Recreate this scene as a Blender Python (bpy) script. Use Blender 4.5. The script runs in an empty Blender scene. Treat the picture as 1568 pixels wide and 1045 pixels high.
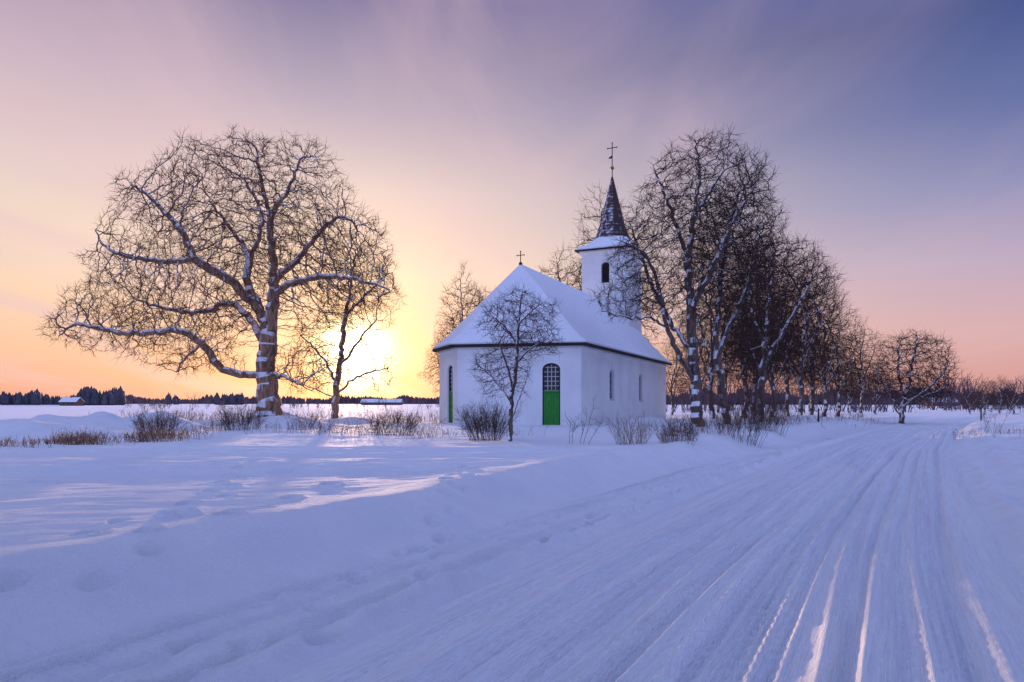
import bpy, math, numpy as np
from mathutils import Vector
from mathutils.geometry import tessellate_polygon
R=math.radians
CAMH=1.7; F=1045.0
SUN_AZ=R(-13.0); SUN_EL=R(3.9)
scene=bpy.context.scene
rng=np.random.default_rng(7)

def s2l(c):
    o=[]
    for v in c:
        v=v/255.0
        o.append(v/12.92 if v<=0.04045 else ((v+0.055)/1.055)**2.4)
    return (*o,1.0)
def W(u,v,y):   # survey helper: bearing / elevation read off the photo -> metres
    return np.array([(u-784)/F*y, y, CAMH+(617-v)/F*y])

# ---------------------------------------------------------------- noise
_perm=np.random.default_rng(3).random((256,256))
def vnoise(x,y):
    xi=np.floor(x).astype(np.int64); yi=np.floor(y).astype(np.int64)
    fx=x-xi; fy=y-yi
    fx=fx*fx*(3-2*fx); fy=fy*fy*(3-2*fy)
    a=_perm[xi&255,yi&255]; b=_perm[(xi+1)&255,yi&255]
    c=_perm[xi&255,(yi+1)&255]; d=_perm[(xi+1)&255,(yi+1)&255]
    return (a*(1-fx)+b*fx)*(1-fy)+(c*(1-fx)+d*fx)*fy-0.5
def fbm(x,y,o=4):
    s=0; a=1.0
    for i in range(o):
        s=s+a*vnoise(x*2**i+17.3*i,y*2**i+5.1*i); a*=0.5
    return s
def sstep(a,b,x):
    t=np.clip((x-a)/(b-a),0,1); return t*t*(3-2*t)

# ---------------------------------------------------------------- materials
def newmat(name):
    m=bpy.data.materials.new(name); m.use_nodes=True
    nt=m.node_tree; b=nt.nodes['Principled BSDF']
    return m,nt,b
def nd(nt,t,**k):
    n=nt.nodes.new(t)
    for a,v in k.items(): setattr(n,a,v)
    return n
def noise(nt,vec,scale,detail=4,rough=0.55):
    n=nd(nt,'ShaderNodeTexNoise'); n.inputs['Scale'].default_value=scale
    n.inputs['Detail'].default_value=detail; n.inputs['Roughness'].default_value=rough
    if vec is not None: nt.links.new(vec,n.inputs['Vector'])
    return n.outputs['Fac']
def ramp(nt,fac,stops,interp='LINEAR'):
    r=nd(nt,'ShaderNodeValToRGB'); cr=r.color_ramp; cr.interpolation=interp
    while len(cr.elements)<len(stops): cr.elements.new(0.5)
    for e,(p,c) in zip(cr.elements,stops):
        e.position=p; e.color=c if len(c)==4 else (*c,1)
    nt.links.new(fac,r.inputs['Fac']); return r.outputs['Color']
def math_(nt,op,a,b=None,clamp=False):
    n=nd(nt,'ShaderNodeMath',operation=op,use_clamp=clamp)
    for i,v in enumerate((a,b)):
        if v is None: continue
        if isinstance(v,(int,float)): n.inputs[i].default_value=v
        else: nt.links.new(v,n.inputs[i])
    return n.outputs[0]
def mixc(nt,f,a,b,mode='MIX'):
    n=nd(nt,'ShaderNodeMix',data_type='RGBA',blend_type=mode)
    for s,v in ((n.inputs[0],f),(n.inputs[6],a),(n.inputs[7],b)):
        if isinstance(v,(int,float)): s.default_value=v
        elif isinstance(v,tuple): s.default_value=v if len(v)==4 else (*v,1)
        else: nt.links.new(v,s)
    return n.outputs[2]
def bump(nt,b,h,strength,dist):
    n=nd(nt,'ShaderNodeBump'); n.inputs['Strength'].default_value=strength
    n.inputs['Distance'].default_value=dist
    nt.links.new(h,n.inputs['Height']); nt.links.new(n.outputs[0],b.inputs['Normal'])

def snow_mat(name,fine=1.0,road=False):
    m,nt,b=newmat(name)
    g=nd(nt,'ShaderNodeNewGeometry').outputs['Position']
    n1=noise(nt,g,1.3,3); n2=noise(nt,g,9,7,0.78); n3=noise(nt,g,50,3,0.7); n4=noise(nt,g,2.2,3,0.6)
    col=ramp(nt,n1,[(0.3,(0.82,0.84,0.90)),(0.7,(0.90,0.91,0.94))])
    h=math_(nt,'ADD',math_(nt,'MULTIPLY',n2,0.65),math_(nt,'MULTIPLY',n3,0.32))
    h=math_(nt,'ADD',h,math_(nt,'MULTIPLY',n4,0.5 if not road else 0.15))
    if road:  # loose snow lies in streaks over slightly greyer driven-on snow
        uv=nd(nt,'ShaderNodeUVMap').outputs[0]
        mp=nd(nt,'ShaderNodeMapping'); mp.inputs['Scale'].default_value=(5,0.12,1); nt.links.new(uv,mp.inputs['Vector'])
        s1=noise(nt,mp.outputs[0],1.0,4,0.6)
        mp2=nd(nt,'ShaderNodeMapping'); mp2.inputs['Scale'].default_value=(26,0.9,1); nt.links.new(uv,mp2.inputs['Vector'])
        s2=noise(nt,mp2.outputs[0],1.0,4,0.7)
        k=math_(nt,'ADD',math_(nt,'MULTIPLY',s1,0.5),math_(nt,'MULTIPLY',s2,0.5))
        col=ramp(nt,k,[(0.36,(0.72,0.745,0.82)),(0.50,(0.84,0.855,0.905)),(0.64,(0.92,0.925,0.945))])
        h=math_(nt,'ADD',h,math_(nt,'MULTIPLY',s2,1.3))
    nt.links.new(col,b.inputs['Base Color'])
    b.inputs['Roughness'].default_value=0.8
    b.inputs['Specular IOR Level'].default_value=0.15
    bump(nt,b,h,1.0*fine,0.085*fine)
    return m
M_snow=snow_mat('snow')
M_road=snow_mat('packed_snow',0.85,True)
M_roofsnow=snow_mat('roof_snow',0.35)

def bark_mat(name,c1,c2,snow=0.45,dirv=(-0.32,-0.2,0.92),sc=6):
    m,nt,b=newmat(name)
    ge=nd(nt,'ShaderNodeNewGeometry'); pos=ge.outputs['Position']
    mp=nd(nt,'ShaderNodeMapping'); mp.inputs['Scale'].default_value=(1,1,0.25)
    nt.links.new(pos,mp.inputs['Vector'])
    n=noise(nt,mp.outputs[0],sc,5,0.65)
    bark=ramp(nt,n,[(0.35,c1),(0.65,c2)])
    dv=nd(nt,'ShaderNodeVectorMath',operation='DOT_PRODUCT')
    nt.links.new(ge.outputs['Normal'],dv.inputs[0])
    v=Vector(dirv).normalized(); dv.inputs[1].default_value=v
    mp3=nd(nt,'ShaderNodeMapping'); mp3.inputs['Scale'].default_value=(1.3,1.3,0.22); nt.links.new(pos,mp3.inputs['Vector'])
    nn=noise(nt,mp3.outputs[0],2.8,5,0.7)
    s=math_(nt,'ADD',dv.outputs['Value'],math_(nt,'MULTIPLY',math_(nt,'SUBTRACT',nn,0.5),1.1))
    f=math_(nt,'MULTIPLY',math_(nt,'SUBTRACT',s,snow),6,True)
    col=mixc(nt,f,bark,(0.84,0.86,0.92))
    nt.links.new(col,b.inputs['Base Color']); b.inputs['Roughness'].default_value=0.9
    bump(nt,b,n,0.8,0.05)
    return m
M_bark=bark_mat('bark_with_snow',(0.10,0.055,0.035),(0.44,0.26,0.17),0.33)
M_bark2=bark_mat('dark_bark',(0.05,0.034,0.030),(0.18,0.115,0.095),0.40)
def flat(name,c,rough=0.85,var=0.25,sc=3,spec=0.3):
    m,nt,b=newmat(name)
    g=nd(nt,'ShaderNodeNewGeometry').outputs['Position']
    n=noise(nt,g,sc,4)
    lo=tuple(x*(1-var) for x in c); hi=tuple(min(1,x*(1+var)) for x in c)
    nt.links.new(ramp(nt,n,[(0.3,lo),(0.7,hi)]),b.inputs['Base Color'])
    b.inputs['Roughness'].default_value=rough; b.inputs['Specular IOR Level'].default_value=spec
    return m
M_twig=flat('twig',(0.12,0.055,0.036),var=.4,spec=.1)
M_twig2=flat('dark_twig',(0.075,0.043,0.036),var=.4,spec=.1)
M_weed=flat('dry_weed',(0.20,0.10,0.055),var=.4)
M_shrub=flat('shrub_twig',(0.09,0.045,0.04),var=.4)
M_forest=flat('spruce_forest',(0.085,0.075,0.10),var=0.3,sc=0.1)  # aerial haze painted into the base colour: paler and more purple
M_scrub=flat('distant_scrub',(0.13,0.085,0.10),var=0.3,sc=0.1)  # purple-brown twigs, lightened in the base colour for distance haze

# ---------------------------------------------------------------- mesh helpers
def mesh_from(name,V,Q,mats,mi=None,smooth=True,uv=None):
    me=bpy.data.meshes.new(name)
    V=np.asarray(V,dtype=np.float32); Q=np.asarray(Q,dtype=np.int32)
    k=Q.shape[1]
    me.vertices.add(len(V)); me.vertices.foreach_set('co',V.ravel())
    me.loops.add(Q.size); me.loops.foreach_set('vertex_index',Q.ravel())
    me.polygons.add(len(Q))
    me.polygons.foreach_set('loop_start',np.arange(0,Q.size,k,dtype=np.int32))
    for m in mats: me.materials.append(m)
    if mi is not None: me.polygons.foreach_set('material_index',np.asarray(mi,dtype=np.int32))
    me.polygons.foreach_set('use_smooth',np.full(len(Q),smooth))
    if uv is not None:
        l=me.uv_layers.new(name='UVMap'); l.data.foreach_set('uv',np.asarray(uv,np.float32)[Q.ravel()].ravel())
    me.update(calc_edges=True); me.validate()
    return me
def obj(name,me,parent=None,loc=None):
    o=bpy.data.objects.new(name,me); scene.collection.objects.link(o)
    if parent: o.parent=parent
    if loc is not None: o.location=loc
    return o
class MB:
    def __init__(s): s.V=[];s.Q=[];s.M=[];s.n=0
    def add(s,V,Q,m=0):
        s.V.append(V); s.Q.append(Q+s.n); s.M.append(np.full(len(Q),m)); s.n+=len(V)
    def mesh(s,name,mats,smooth=True):
        return mesh_from(name,np.concatenate(s.V),np.concatenate(s.Q),mats,np.concatenate(s.M),smooth)
def frames(d):
    d=d/np.maximum(np.linalg.norm(d,axis=-1,keepdims=True),1e-9)
    a=np.array([0.37,0.86,0.13]); 
    u=a-(d@a)[...,None]*d
    u/=np.maximum(np.linalg.norm(u,axis=-1,keepdims=True),1e-6)
    return u,np.cross(d,u)
def rings(P,d,r,k):
    u,v=frames(d); th=np.arange(k)/k*2*np.pi
    return P[...,None,:]+r[...,None,None]*(np.cos(th)[:,None]*u[...,None,:]+np.sin(th)[:,None]*v[...,None,:])
def strip_quads(a,b,k):
    j=np.arange(k); j2=(j+1)%k
    return np.stack([a[:,None]+j,a[:,None]+j2,b[:,None]+j2,b[:,None]+j],-1).reshape(-1,4)
def strands(base,dr,L,nseg,wob,up,g):
    N=len(base); P=np.zeros((N,nseg+1,3)); P[:,0]=base
    d=dr/np.linalg.norm(dr,axis=1,keepdims=True)
    for i in range(nseg):
        d=d+g.normal(0,wob,(N,3)); d[:,2]+=up
        d/=np.linalg.norm(d,axis=1,keepdims=True)
        P[:,i+1]=P[:,i]+d*(L/nseg)[:,None]
    return P
def strand_mesh(mb,P,r0,taper,m,k=3):
    N,S,_=P.shape
    d=np.empty_like(P); d[:,:-1]=P[:,1:]-P[:,:-1]; d[:,-1]=d[:,-2]
    t=np.linspace(0,1,S); r=r0[:,None]*(1-t*(1-taper))[None]
    V=rings(P,d,r,k).reshape(-1,3)
    st=(np.arange(N*S)*k).reshape(N,S)
    mb.add(V,strip_quads(st[:,:-1].ravel(),st[:,1:].ravel(),k),m)
def spawn(P,n,g,spread,tmin=0.25):
    N,S,_=P.shape
    i=g.integers(0,N,n); t=g.uniform(tmin,1,n)*(S-1); a=np.minimum(t.astype(int),S-2); f=(t-a)[:,None]
    b=P[i,a]*(1-f)+P[i,a+1]*f; d=P[i,a+1]-P[i,a]
    d/=np.linalg.norm(d,axis=1,keepdims=True)
    return b,d+g.normal(0,spread,(n,3))

# ---------------------------------------------------------------- trees (space colonisation)
def catmull(pts,step,jit,g):
    pts=[np.array(p,float) for p in pts]
    out=[]
    ext=[2*pts[0]-pts[1]]+pts+[2*pts[-1]-pts[-2]]
    for i in range(1,len(ext)-2):
        p0,p1,p2,p3=ext[i-1:i+3]; n=max(1,int(np.linalg.norm(p2-p1)/step))
        for j in range(n):
            t=j/n
            out.append(0.5*((2*p1)+(-p0+p2)*t+(2*p0-5*p1+4*p2-p3)*t*t+(-p0+3*p1-3*p2+p3)*t**3))
    out.append(pts[-1]); out=np.array(out)
    out[1:]+=g.normal(0,jit,out[1:].shape); return out
def tree_mesh(name,limbs,ells,natt,step,Rt,tip,seed,twigL=0.5,ntw=2,kk=8,mats=None,jit=0.05,di=None,dk=None,gn=0.25,droop=0.0,shell=0.3,wig=0.25,out=0.3,thk=0.034,lumpa=1.0):
    g=np.random.default_rng(seed)
    P=np.zeros((60000,3),np.float32); par=np.full(60000,-1); ch=np.zeros(60000,int); n=0
    for li,l in enumerate(limbs):
        pts=catmull(l,step,jit,g)
        if li==0: P[0]=pts[0]; n=1; cur=0
        else: cur=int(np.argmin(((P[:n]-pts[0])**2).sum(1)))
        for p in pts[1:]:
            P[n]=p; par[n]=cur; ch[cur]+=1; cur=n; n+=1
    vol=np.array([r[0]*r[1]*r[2] for c,r in ells])
    pick=g.choice(len(ells),natt,p=vol/vol.sum())
    C=np.array([c for c,r in ells])[pick]; RR=np.array([r for c,r in ells])[pick]
    q=g.normal(0,1,(natt,3)); q/=np.linalg.norm(q,axis=1,keepdims=True)
    lump=1+lumpa*(0.18*np.sin(q[:,0]*5+seed)*np.sin(q[:,2]*6+seed*2)+0.10*np.sin(q[:,0]*11+q[:,2]*9))
    q*=(g.random(natt)**shell*lump)[:,None]
    A=(C+q*RR).astype(np.float32)
    di=di or step*14; dk=dk or step*1.7
    nd_=np.full(natt,1e9,np.float32); ni=np.zeros(natt,int)
    def upd(lo,hi):
        nonlocal nd_,ni
        B=P[lo:hi]
        for s in range(0,len(B),800):
            b=B[s:s+800]
            D=(A**2).sum(1)[:,None]+(b**2).sum(1)[None]-2*A@b.T
            j=D.argmin(1); m=np.sqrt(np.maximum(D[np.arange(len(A)),j],0))
            k=m<nd_; nd_[k]=m[k]; ni[k]=j[k]+lo+s
    upd(0,n)
    for it in range(90):
        keep=nd_>dk; A=A[keep]; nd_=nd_[keep]; ni=ni[keep]
        act=nd_<di
        if act.sum()<5 or n>50000: break
        idx=ni[act]; vec=A[act]-P[idx]; vec/=np.linalg.norm(vec,axis=1,keepdims=True)+1e-6
        uq,inv=np.unique(idx,return_inverse=True)
        S=np.zeros((len(uq),3)); np.add.at(S,inv,vec)
        S/=np.linalg.norm(S,axis=1,keepdims=True)+1e-6
        S+=g.normal(0,gn,S.shape); S[:,2]-=droop
        S/=np.linalg.norm(S,axis=1,keepdims=True)+1e-6
        ok=ch[uq]<3; uq=uq[ok]; S=S[ok]
        if len(uq)==0: break
        m=len(uq); P[n:n+m]=P[uq]+S*step; par[n:n+m]=uq; ch[uq]+=1
        lo=n; n+=m; upd(lo,n)
    P=P[:n].astype(float); par=par[:n]; ch=ch[:n]
    e=2.25; acc=np.zeros(n); r=np.zeros(n); main=np.full(n,-1); best=np.zeros(n)
    for i in range(n-1,-1,-1):
        r[i]=tip if acc[i]==0 else acc[i]**(1/e)
        p=par[i]
        if p>=0:
            acc[p]+=r[i]**e
            if r[i]>best[p]: best[p]=r[i]; main[p]=i
    gexp=math.log(Rt/tip)/math.log(max(r[0],tip*2)/tip)
    r=tip*(r/tip)**gexp
    dz=np.linalg.norm(P-P[0],axis=1); trunk=r>0.6*Rt
    r=np.where(trunk,r*(1+0.55*np.exp(-dz/(Rt*1.3))),r)
    a=np.where(par>=0,par,0); b=np.where(main>=0,main,np.arange(n))
    d=P[b]-P[a]; d[0]=(0,0,1)
    mb=MB(); ed=np.arange(1,n); rc=r[ed]
    for k,mask,mi in ((kk,rc>=0.06,0),(5,(rc<0.06)&(rc>=thk),0),(3,rc<thk,1)):
        ee=ed[mask]
        if len(ee)==0: continue
        pe=par[ee]; ismain=main[pe]==ee
        dirE=P[ee]-P[pe]
        startd=np.where(ismain[:,None],d[pe],dirE); startr=np.where(ismain,r[pe],r[ee]*1.1)
        V0=rings(P[pe],startd,startr,k); V1=rings(P[ee],d[ee],r[ee],k)
        V=np.concatenate([V0.reshape(-1,3),V1.reshape(-1,3)])
        s0=np.arange(len(ee))*k; s1=s0+len(ee)*k
        mb.add(V,strip_quads(s0,s1,k),mi)
    thin=np.where((r<tip*2.6)&(par>=0))[0]
    if ntw>0:
        bi=np.repeat(thin,ntw); bi=bi[g.random(len(bi))<0.75]
        dd=P[bi]-P[par[bi]]; dd/=np.linalg.norm(dd,axis=1,keepdims=True)+1e-9
        cen=np.array([c for c,r_ in ells]).mean(0); ou=P[bi]-cen; ou/=np.linalg.norm(ou,axis=1,keepdims=True)+1e-9
        dd+=g.normal(0,0.5,dd.shape)+ou*out
        T=strands(P[bi],dd,g.uniform(0.4,1.15,len(bi))*twigL,3,wig,0.04-droop,g)
        strand_mesh(mb,T,np.full(len(bi),tip*0.75),0.45,1)
    return mb.mesh(name,mats or [M_bark,M_twig])
def make_tree(name,y,limbs_px,ells_px,natt,step,Rt,tip,seed,**k):
    base=W(limbs_px[0][0][0],limbs_px[0][0][1],y)
    L=[[W(p[0],p[1],y)*1+np.array([0,(p[2] if len(p)>2 else 0),0])-base for p in l] for l in limbs_px]
    E=[(W(e[0],e[1],y)+np.array([0,e[5] if len(e)>5 else 0,0])-base,np.array([e[2]/F*y,e[4],e[3]/F*y])) for e in ells_px]
    me=tree_mesh(name,L,E,natt,step,Rt,tip,seed,**k)
    return obj(name,me,loc=base-np.array([0,0,0.15]))

# ---------------------------------------------------------------- terrain
yB=np.array([-60,-20,0,4.4,6.2,8.3,13.3,16.4,25,41,60,80,120,300,4000.])
xBv=np.array([-40,-17,-5.8,-3.3,-2.2,-0.7,1.9,3.6,9.0,19.6,33,49,90,300,5000.])
yR=np.array([-60,-20,0,4.15,7.6,14.4,25,41,60,80,120,300,4000.])
xRv=np.array([-37,-15,-3.9,-1.6,0.3,4.4,10.9,21.6,35.3,51.5,92,302,5002.])
def smooth_interp(y,yy,xx):
    return sum(np.interp(y+o,yy,xx) for o in (-1.2,-0.6,0,0.6,1.2))/5
def xb(y): return smooth_interp(y,yB,xBv)
def xl(y): return smooth_interp(y,yR,xRv)
RW=5.3
mounds=[]
for (u,v,y,rx,ry,rot) in [(20,645,31,3.2,2.0,0),(95,639,33,2.6,1.6,0),(160,638,34,2.2,1.6,0),(232,632,35,1.9,1.4,0),(60,652,27,3,1.6,0),
        (415,632,42.5,2.4,1.8,0),(415,660,31,2.0,1.0,0),(530,641,46,1.7,1.2,0),(425,640,38,2.5,1.4,0),(330,645,40,3,1.5,0),
        (1190,640,47,1.8,1.2,0),(1240,637,52,2.4,1.2,0),(1285,640,56,2.0,1.2,0),(985,640,43,2.0,1.5,0),
        (1000,657,33,3,1.3,0),(1560,655,38,3,2,0)]:
    p=W(u,v,y); mounds.append((p[0],y,p[2],rx,ry))
def base_h(x,y):
    B=xb(y)+0.35*fbm(y*0.22,x*0+3.3,2); w=1.7+0.5*vnoise(y*0.3,y*0+9.1)
    q=B-x
    plate=0.38*(1-sstep(50,95,y))*(1-sstep(60,120,-x)*0.3)
    h=plate*sstep(-0.1,w,q)
    h=h+0.09*np.exp(-((q-w*1.0)/0.7)**2)*(1-sstep(30,50,y))*(1+0.5*vnoise(y*0.4,y*0+4))
    L=xl(y); t=x-(L+RW)
    h=h+sstep(0,1.2,t)*(0.20+0.18*fbm(x*0.9,y*0.7,4))*(1-sstep(60,110,y))
    h=h+0.09*np.exp(-((t-0.30)/0.20)**2)*(1-sstep(40,70,y))*(1+1.4*fbm(x*2.5,y*2.5,2))
    lf=sstep(0.3,2.5,q)+sstep(0.5,2.0,t)
    near=1-sstep(60,140,y)
    h=h+lf*near*(0.08*fbm(x*0.13,y*0.17,3)+0.040*fbm(x*0.7+3,y*1.1,3))
    h=h+0.045*fbm(x*0.9,y*0.9,4)*sstep(0,0.6,q)*(1-sstep(w,w+1.6,q))*near
    h=h+0.026*fbm(x*0.8+y*0.5,y*3.6-x*1.2,4)*sstep(1.5,3,q)*near
    ex=np.zeros_like(h)
    for (mx,my,mz,rx,ry) in mounds:
        g=np.exp(-((x-mx)/rx)**2-((y-my)/ry)**2)
        ex=np.maximum(ex,g*max(0.08,mz-0.30))
    h=h+ex*(1+0.6*fbm(x*0.8,y*0.8,4))
    return h
def rut(d,wd,dp):
    d=np.abs(d)/wd
    return -dp*np.exp(-d**4)+dp*0.5*np.exp(-((d-1.6)/0.45)**2)
def tracks(x,y):
    h=np.zeros_like(x)
    q=xb(y)-x; m=sstep(1.6,3.2,q)
    for c,k,wd,dp in ((13.4,0.006,0.30,0.13),(14.5,0.006,0.24,0.10),(17.6,-0.03,0.38,0.15),(19.2,-0.03,0.38,0.15)):
        d=y-(c+k*x+0.10*np.sin(x*0.35+c)+0.0012*(x+6)**2)
        h=h+m*rut(d,wd,dp)*(1+0.5*vnoise(x*1.5,x*0+c))
    return h
def shoulder(x,y):
    L=xl(y); s=L-x; B=xb(y)
    m=sstep(-0.05,0.25,s)*sstep(-0.1,0.3,x-B)*(1-sstep(45,70,y))
    r=0.035*fbm(s*2.6+1.7,y*0.10,3)+0.03*fbm(x*4,y*4,4)
    gg=np.random.default_rng(8)
    for c in (0.45,0.7,1.05,1.35,1.8,2.1,2.7):
        cc=c+0.15*np.sin(y*gg.uniform(.12,.3)+c*5)
        r=r+rut(s-cc,gg.uniform(.06,.10),gg.uniform(.05,.09))*np.clip(0.8+1.2*vnoise(y*0.3,y*0+c*9),0,1.3)
    ridge=0.10*np.exp(-((s-0.15)/0.12)**2)*(1+1.4*fbm(x*3,y*3,3))
    return m*r+(x>B-0.3)*ridge*(1-sstep(45,70,y))
def spaced(a,b,h,gr,far,hi):
    c=list(np.arange(a,b,h)); st=h
    while c[-1]<hi:
        st*= gr if abs(c[-1])<90 else 1.12
        c.append(c[-1]+st)
    lo=[]; st=h; v=c[0]
    while v>far:
        st*= 1.03 if v>-90 else 1.12
        v-=st; lo.append(v)
    return np.array(lo[::-1]+c)
gx=spaced(-9,10,0.036,1.025,-4500,4500); 
gy=spaced(3.6,12,0.034,1.010,-200,5000)
X,Y=np.meshgrid(gx,gy)
Z=base_h(X,Y)+tracks(X,Y)+shoulder(X,Y)
tt=(X-xl(Y))
Z=Z-0.16*sstep(0.10,0.35,tt)*(1-sstep(RW-0.35,RW-0.1,tt))
fp=[]
g=np.random.default_rng(11)
def trail(pts,sp,lat,size,dep):
    pts=[np.array(p,float) for p in pts]; s=1
    for a,b in zip(pts[:-1],pts[1:]):
        L=np.linalg.norm(b-a); d=(b-a)/L; n=np.array([-d[1],d[0]])
        for i in range(int(L/sp)):
            p=a+d*(i+g.uniform(-.15,.15))*sp+n*(s*lat+g.normal(0,0.03)); s=-s
            fp.append((p[0],p[1],math.atan2(d[1],d[0])+g.normal(0,.2),size*g.uniform(.8,1.2),dep*g.uniform(.6,1.3)))
def gp(u,v,z=0.38):
    y=(CAMH-z)*F/(v-617); return ((u-784)/F*y,y)
trail([gp(0,870),gp(110,828),gp(200,800),gp(330,762),gp(390,700)],0.62,0.12,0.15,0.12)
trail([gp(40,880),gp(210,838),gp(330,800),gp(460,765),gp(560,735)],0.7,0.12,0.15,0.12)
trail([gp(0,930),gp(150,860),gp(420,772)],0.8,0.12,0.14,0.10)
trail([gp(-100,740),gp(200,735),gp(500,725)],0.8,0.14,0.18,0.13)
for off,sp in ((0.35,0.55),(0.85,0.65),(1.3,0.6)):
    yy=np.linspace(4,30,30)
    trail([(float(xl(np.array(y_)))-off-0.12*math.sin(y_),y_) for y_ in yy],sp,0.10,0.13,0.085)
trail([gp(720,735,0.2),gp(640,860,0.1),gp(600,890,0.1)],0.5,0.1,0.15,0.10)
for u,v in ((255,798),(290,792)): fp.append((*gp(u,v),0.3,0.13,-0.11))
for i in range(200):
    y_=g.uniform(5,30); x_=float(xl(np.array(y_)))+RW+g.uniform(0.5,6); fp.append((x_,y_,g.uniform(0,3),0.17,0.12))
for (fx,fy,an,sz,dp) in fp:
    i0,i1=np.searchsorted(gx,[fx-0.7,fx+0.7]); j0,j1=np.searchsorted(gy,[fy-0.7,fy+0.7])
    if i1-i0<2 or j1-j0<2: continue
    dx=X[j0:j1,i0:i1]-fx; dy=Y[j0:j1,i0:i1]-fy
    a=(dx*math.cos(an)+dy*math.sin(an))/sz; b=(-dx*math.sin(an)+dy*math.cos(an))/(sz*0.6)
    rr=a*a+b*b
    Z[j0:j1,i0:i1]+= -dp*np.exp(-rr**2)+0.22*max(dp,0)*np.exp(-((np.sqrt(rr)-1.5)/0.35)**2)*(0.4+g.random())
nx,ny=len(gx),len(gy)
idx=np.arange(nx*ny).reshape(ny,nx)
Q=np.stack([idx[:-1,:-1],idx[:-1,1:],idx[1:,1:],idx[1:,:-1]],-1).reshape(-1,4)
obj('snowy_ground',mesh_from('snowy_ground',np.stack([X,Y,Z],-1).reshape(-1,3),Q,[M_snow]))
# road
ry=gy[(gy>-15)&(gy<130)]; rt=np.linspace(-0.05,RW+0.05,300)
T,YY=np.meshgrid(rt,ry)
XX=xl(YY)+T
fade=(1-sstep(50,90,YY))
ZZ=base_h(XX,YY)+0.004+fade*(0.035*fbm(T*1.6+4,YY*0.05,2)+0.014*fbm(XX*3,YY*3,4)+0.010*vnoise(T*13,YY*0.12))
gg=np.random.default_rng(15)
for i in range(15):   # pairs of wheel tracks, each tyre with small tread marks
    c=gg.uniform(0.25,RW-1.8); amp=gg.uniform(.03,.20); ph=gg.uniform(0,6); fq=gg.uniform(.05,.13)
    wd=gg.uniform(.055,.085); dp=gg.uniform(.024,.048)
    on=np.clip(0.65+1.5*vnoise(YY*0.12,YY*0+i*7.3),0.05,1.2)
    for o in (0,1.45):
        dd=T-(c+o+amp*np.sin(YY*fq+ph))
        ZZ+=fade*rut(dd,wd,dp)*on
        ZZ+=fade*0.008*np.sin(YY*38+np.sign(dd)*T*20)*np.exp(-(dd/wd)**4)*(YY<16)
for c,wd,dp in ((1.05,0.14,0.05),(2.75,0.14,0.05),(4.5,0.12,0.05)):
    ZZ+=fade*rut(T-(c+0.06*np.sin(YY*.12+c)),wd,dp)
ed_=np.minimum(T+0.05,RW+0.05-T)
ZZ-=0.11*(1-sstep(0,0.20,ed_))
idx=np.arange(T.size).reshape(T.shape)
Q=np.stack([idx[:-1,:-1],idx[:-1,1:],idx[1:,1:],idx[1:,:-1]],-1).reshape(-1,4)
obj('snow_road',mesh_from('snow_road',np.stack([XX,YY,ZZ],-1).reshape(-1,3),Q,[M_road],uv=np.stack([T,YY],-1).reshape(-1,2)))
def gz(x,y): return float(base_h(np.array([float(x)]),np.array([float(y)]))[0])

# ---------------------------------------------------------------- church
M_wall,nt,b=newmat('white_plaster')
gpos=nd(nt,'ShaderNodeNewGeometry').outputs['Position']
n1=noise(nt,gpos,0.5,5,0.6); n2=noise(nt,gpos,9,4)
nt.links.new(ramp(nt,n1,[(0.3,(0.74,0.74,0.75)),(0.6,(0.87,0.87,0.87))]),b.inputs['Base Color'])
b.inputs['Roughness'].default_value=0.9; bump(nt,b,n2,0.4,0.03)
M_green,nt,b=newmat('green_paint')
gpos=nd(nt,'ShaderNodeNewGeometry').outputs['Position']
nt.links.new(ramp(nt,noise(nt,gpos,5,4),[(0.3,(0.010,0.20,0.012)),(0.7,(0.02,0.30,0.02))]),b.inputs['Base Color']); b.inputs['Roughness'].default_value=0.5
M_glass=flat('window_glass',(0.02,0.022,0.03),rough=0.12,spec=0.5)
M_frame=flat('window_bar',(0.55,0.55,0.56),var=0.1)
M_dark=flat('dark_wood',(0.035,0.028,0.03))
M_iron=flat('iron',(0.03,0.025,0.025),rough=0.5)
M_gold=flat('knob_metal',(0.35,0.16,0.05),rough=0.35)
M_spire,nt,b=newmat('spire_shingle')
ge=nd(nt,'ShaderNodeNewGeometry'); gpos=ge.outputs['Position']
sp=nd(nt,'ShaderNodeSeparateXYZ'); nt.links.new(gpos,sp.inputs[0])
fr=math_(nt,'FRACT',math_(nt,'MULTIPLY',sp.outputs['Z'],3.4))
nn=noise(nt,gpos,2.4,6,0.8)
dv=nd(nt,'ShaderNodeVectorMath',operation='DOT_PRODUCT'); nt.links.new(ge.outputs['Normal'],dv.inputs[0]); dv.inputs[1].default_value=(-0.85,-0.3,0.2)
sf=math_(nt,'ADD',nn,math_(nt,'MULTIPLY',fr,-0.10)); sf=math_(nt,'ADD',sf,math_(nt,'MULTIPLY',dv.outputs['Value'],0.12))
sf=math_(nt,'MULTIPLY',math_(nt,'SUBTRACT',sf,0.54),8,True)
shc=ramp(nt,noise(nt,gpos,8,3),[(0.3,(0.035,0.018,0.018)),(0.7,(0.075,0.034,0.03))])
nt.links.new(mixc(nt,sf,shc,(0.70,0.71,0.80)),b.inputs['Base Color']); b.inputs['Roughness'].default_value=0.8
bump(nt,b,fr,0.6,0.05)

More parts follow.
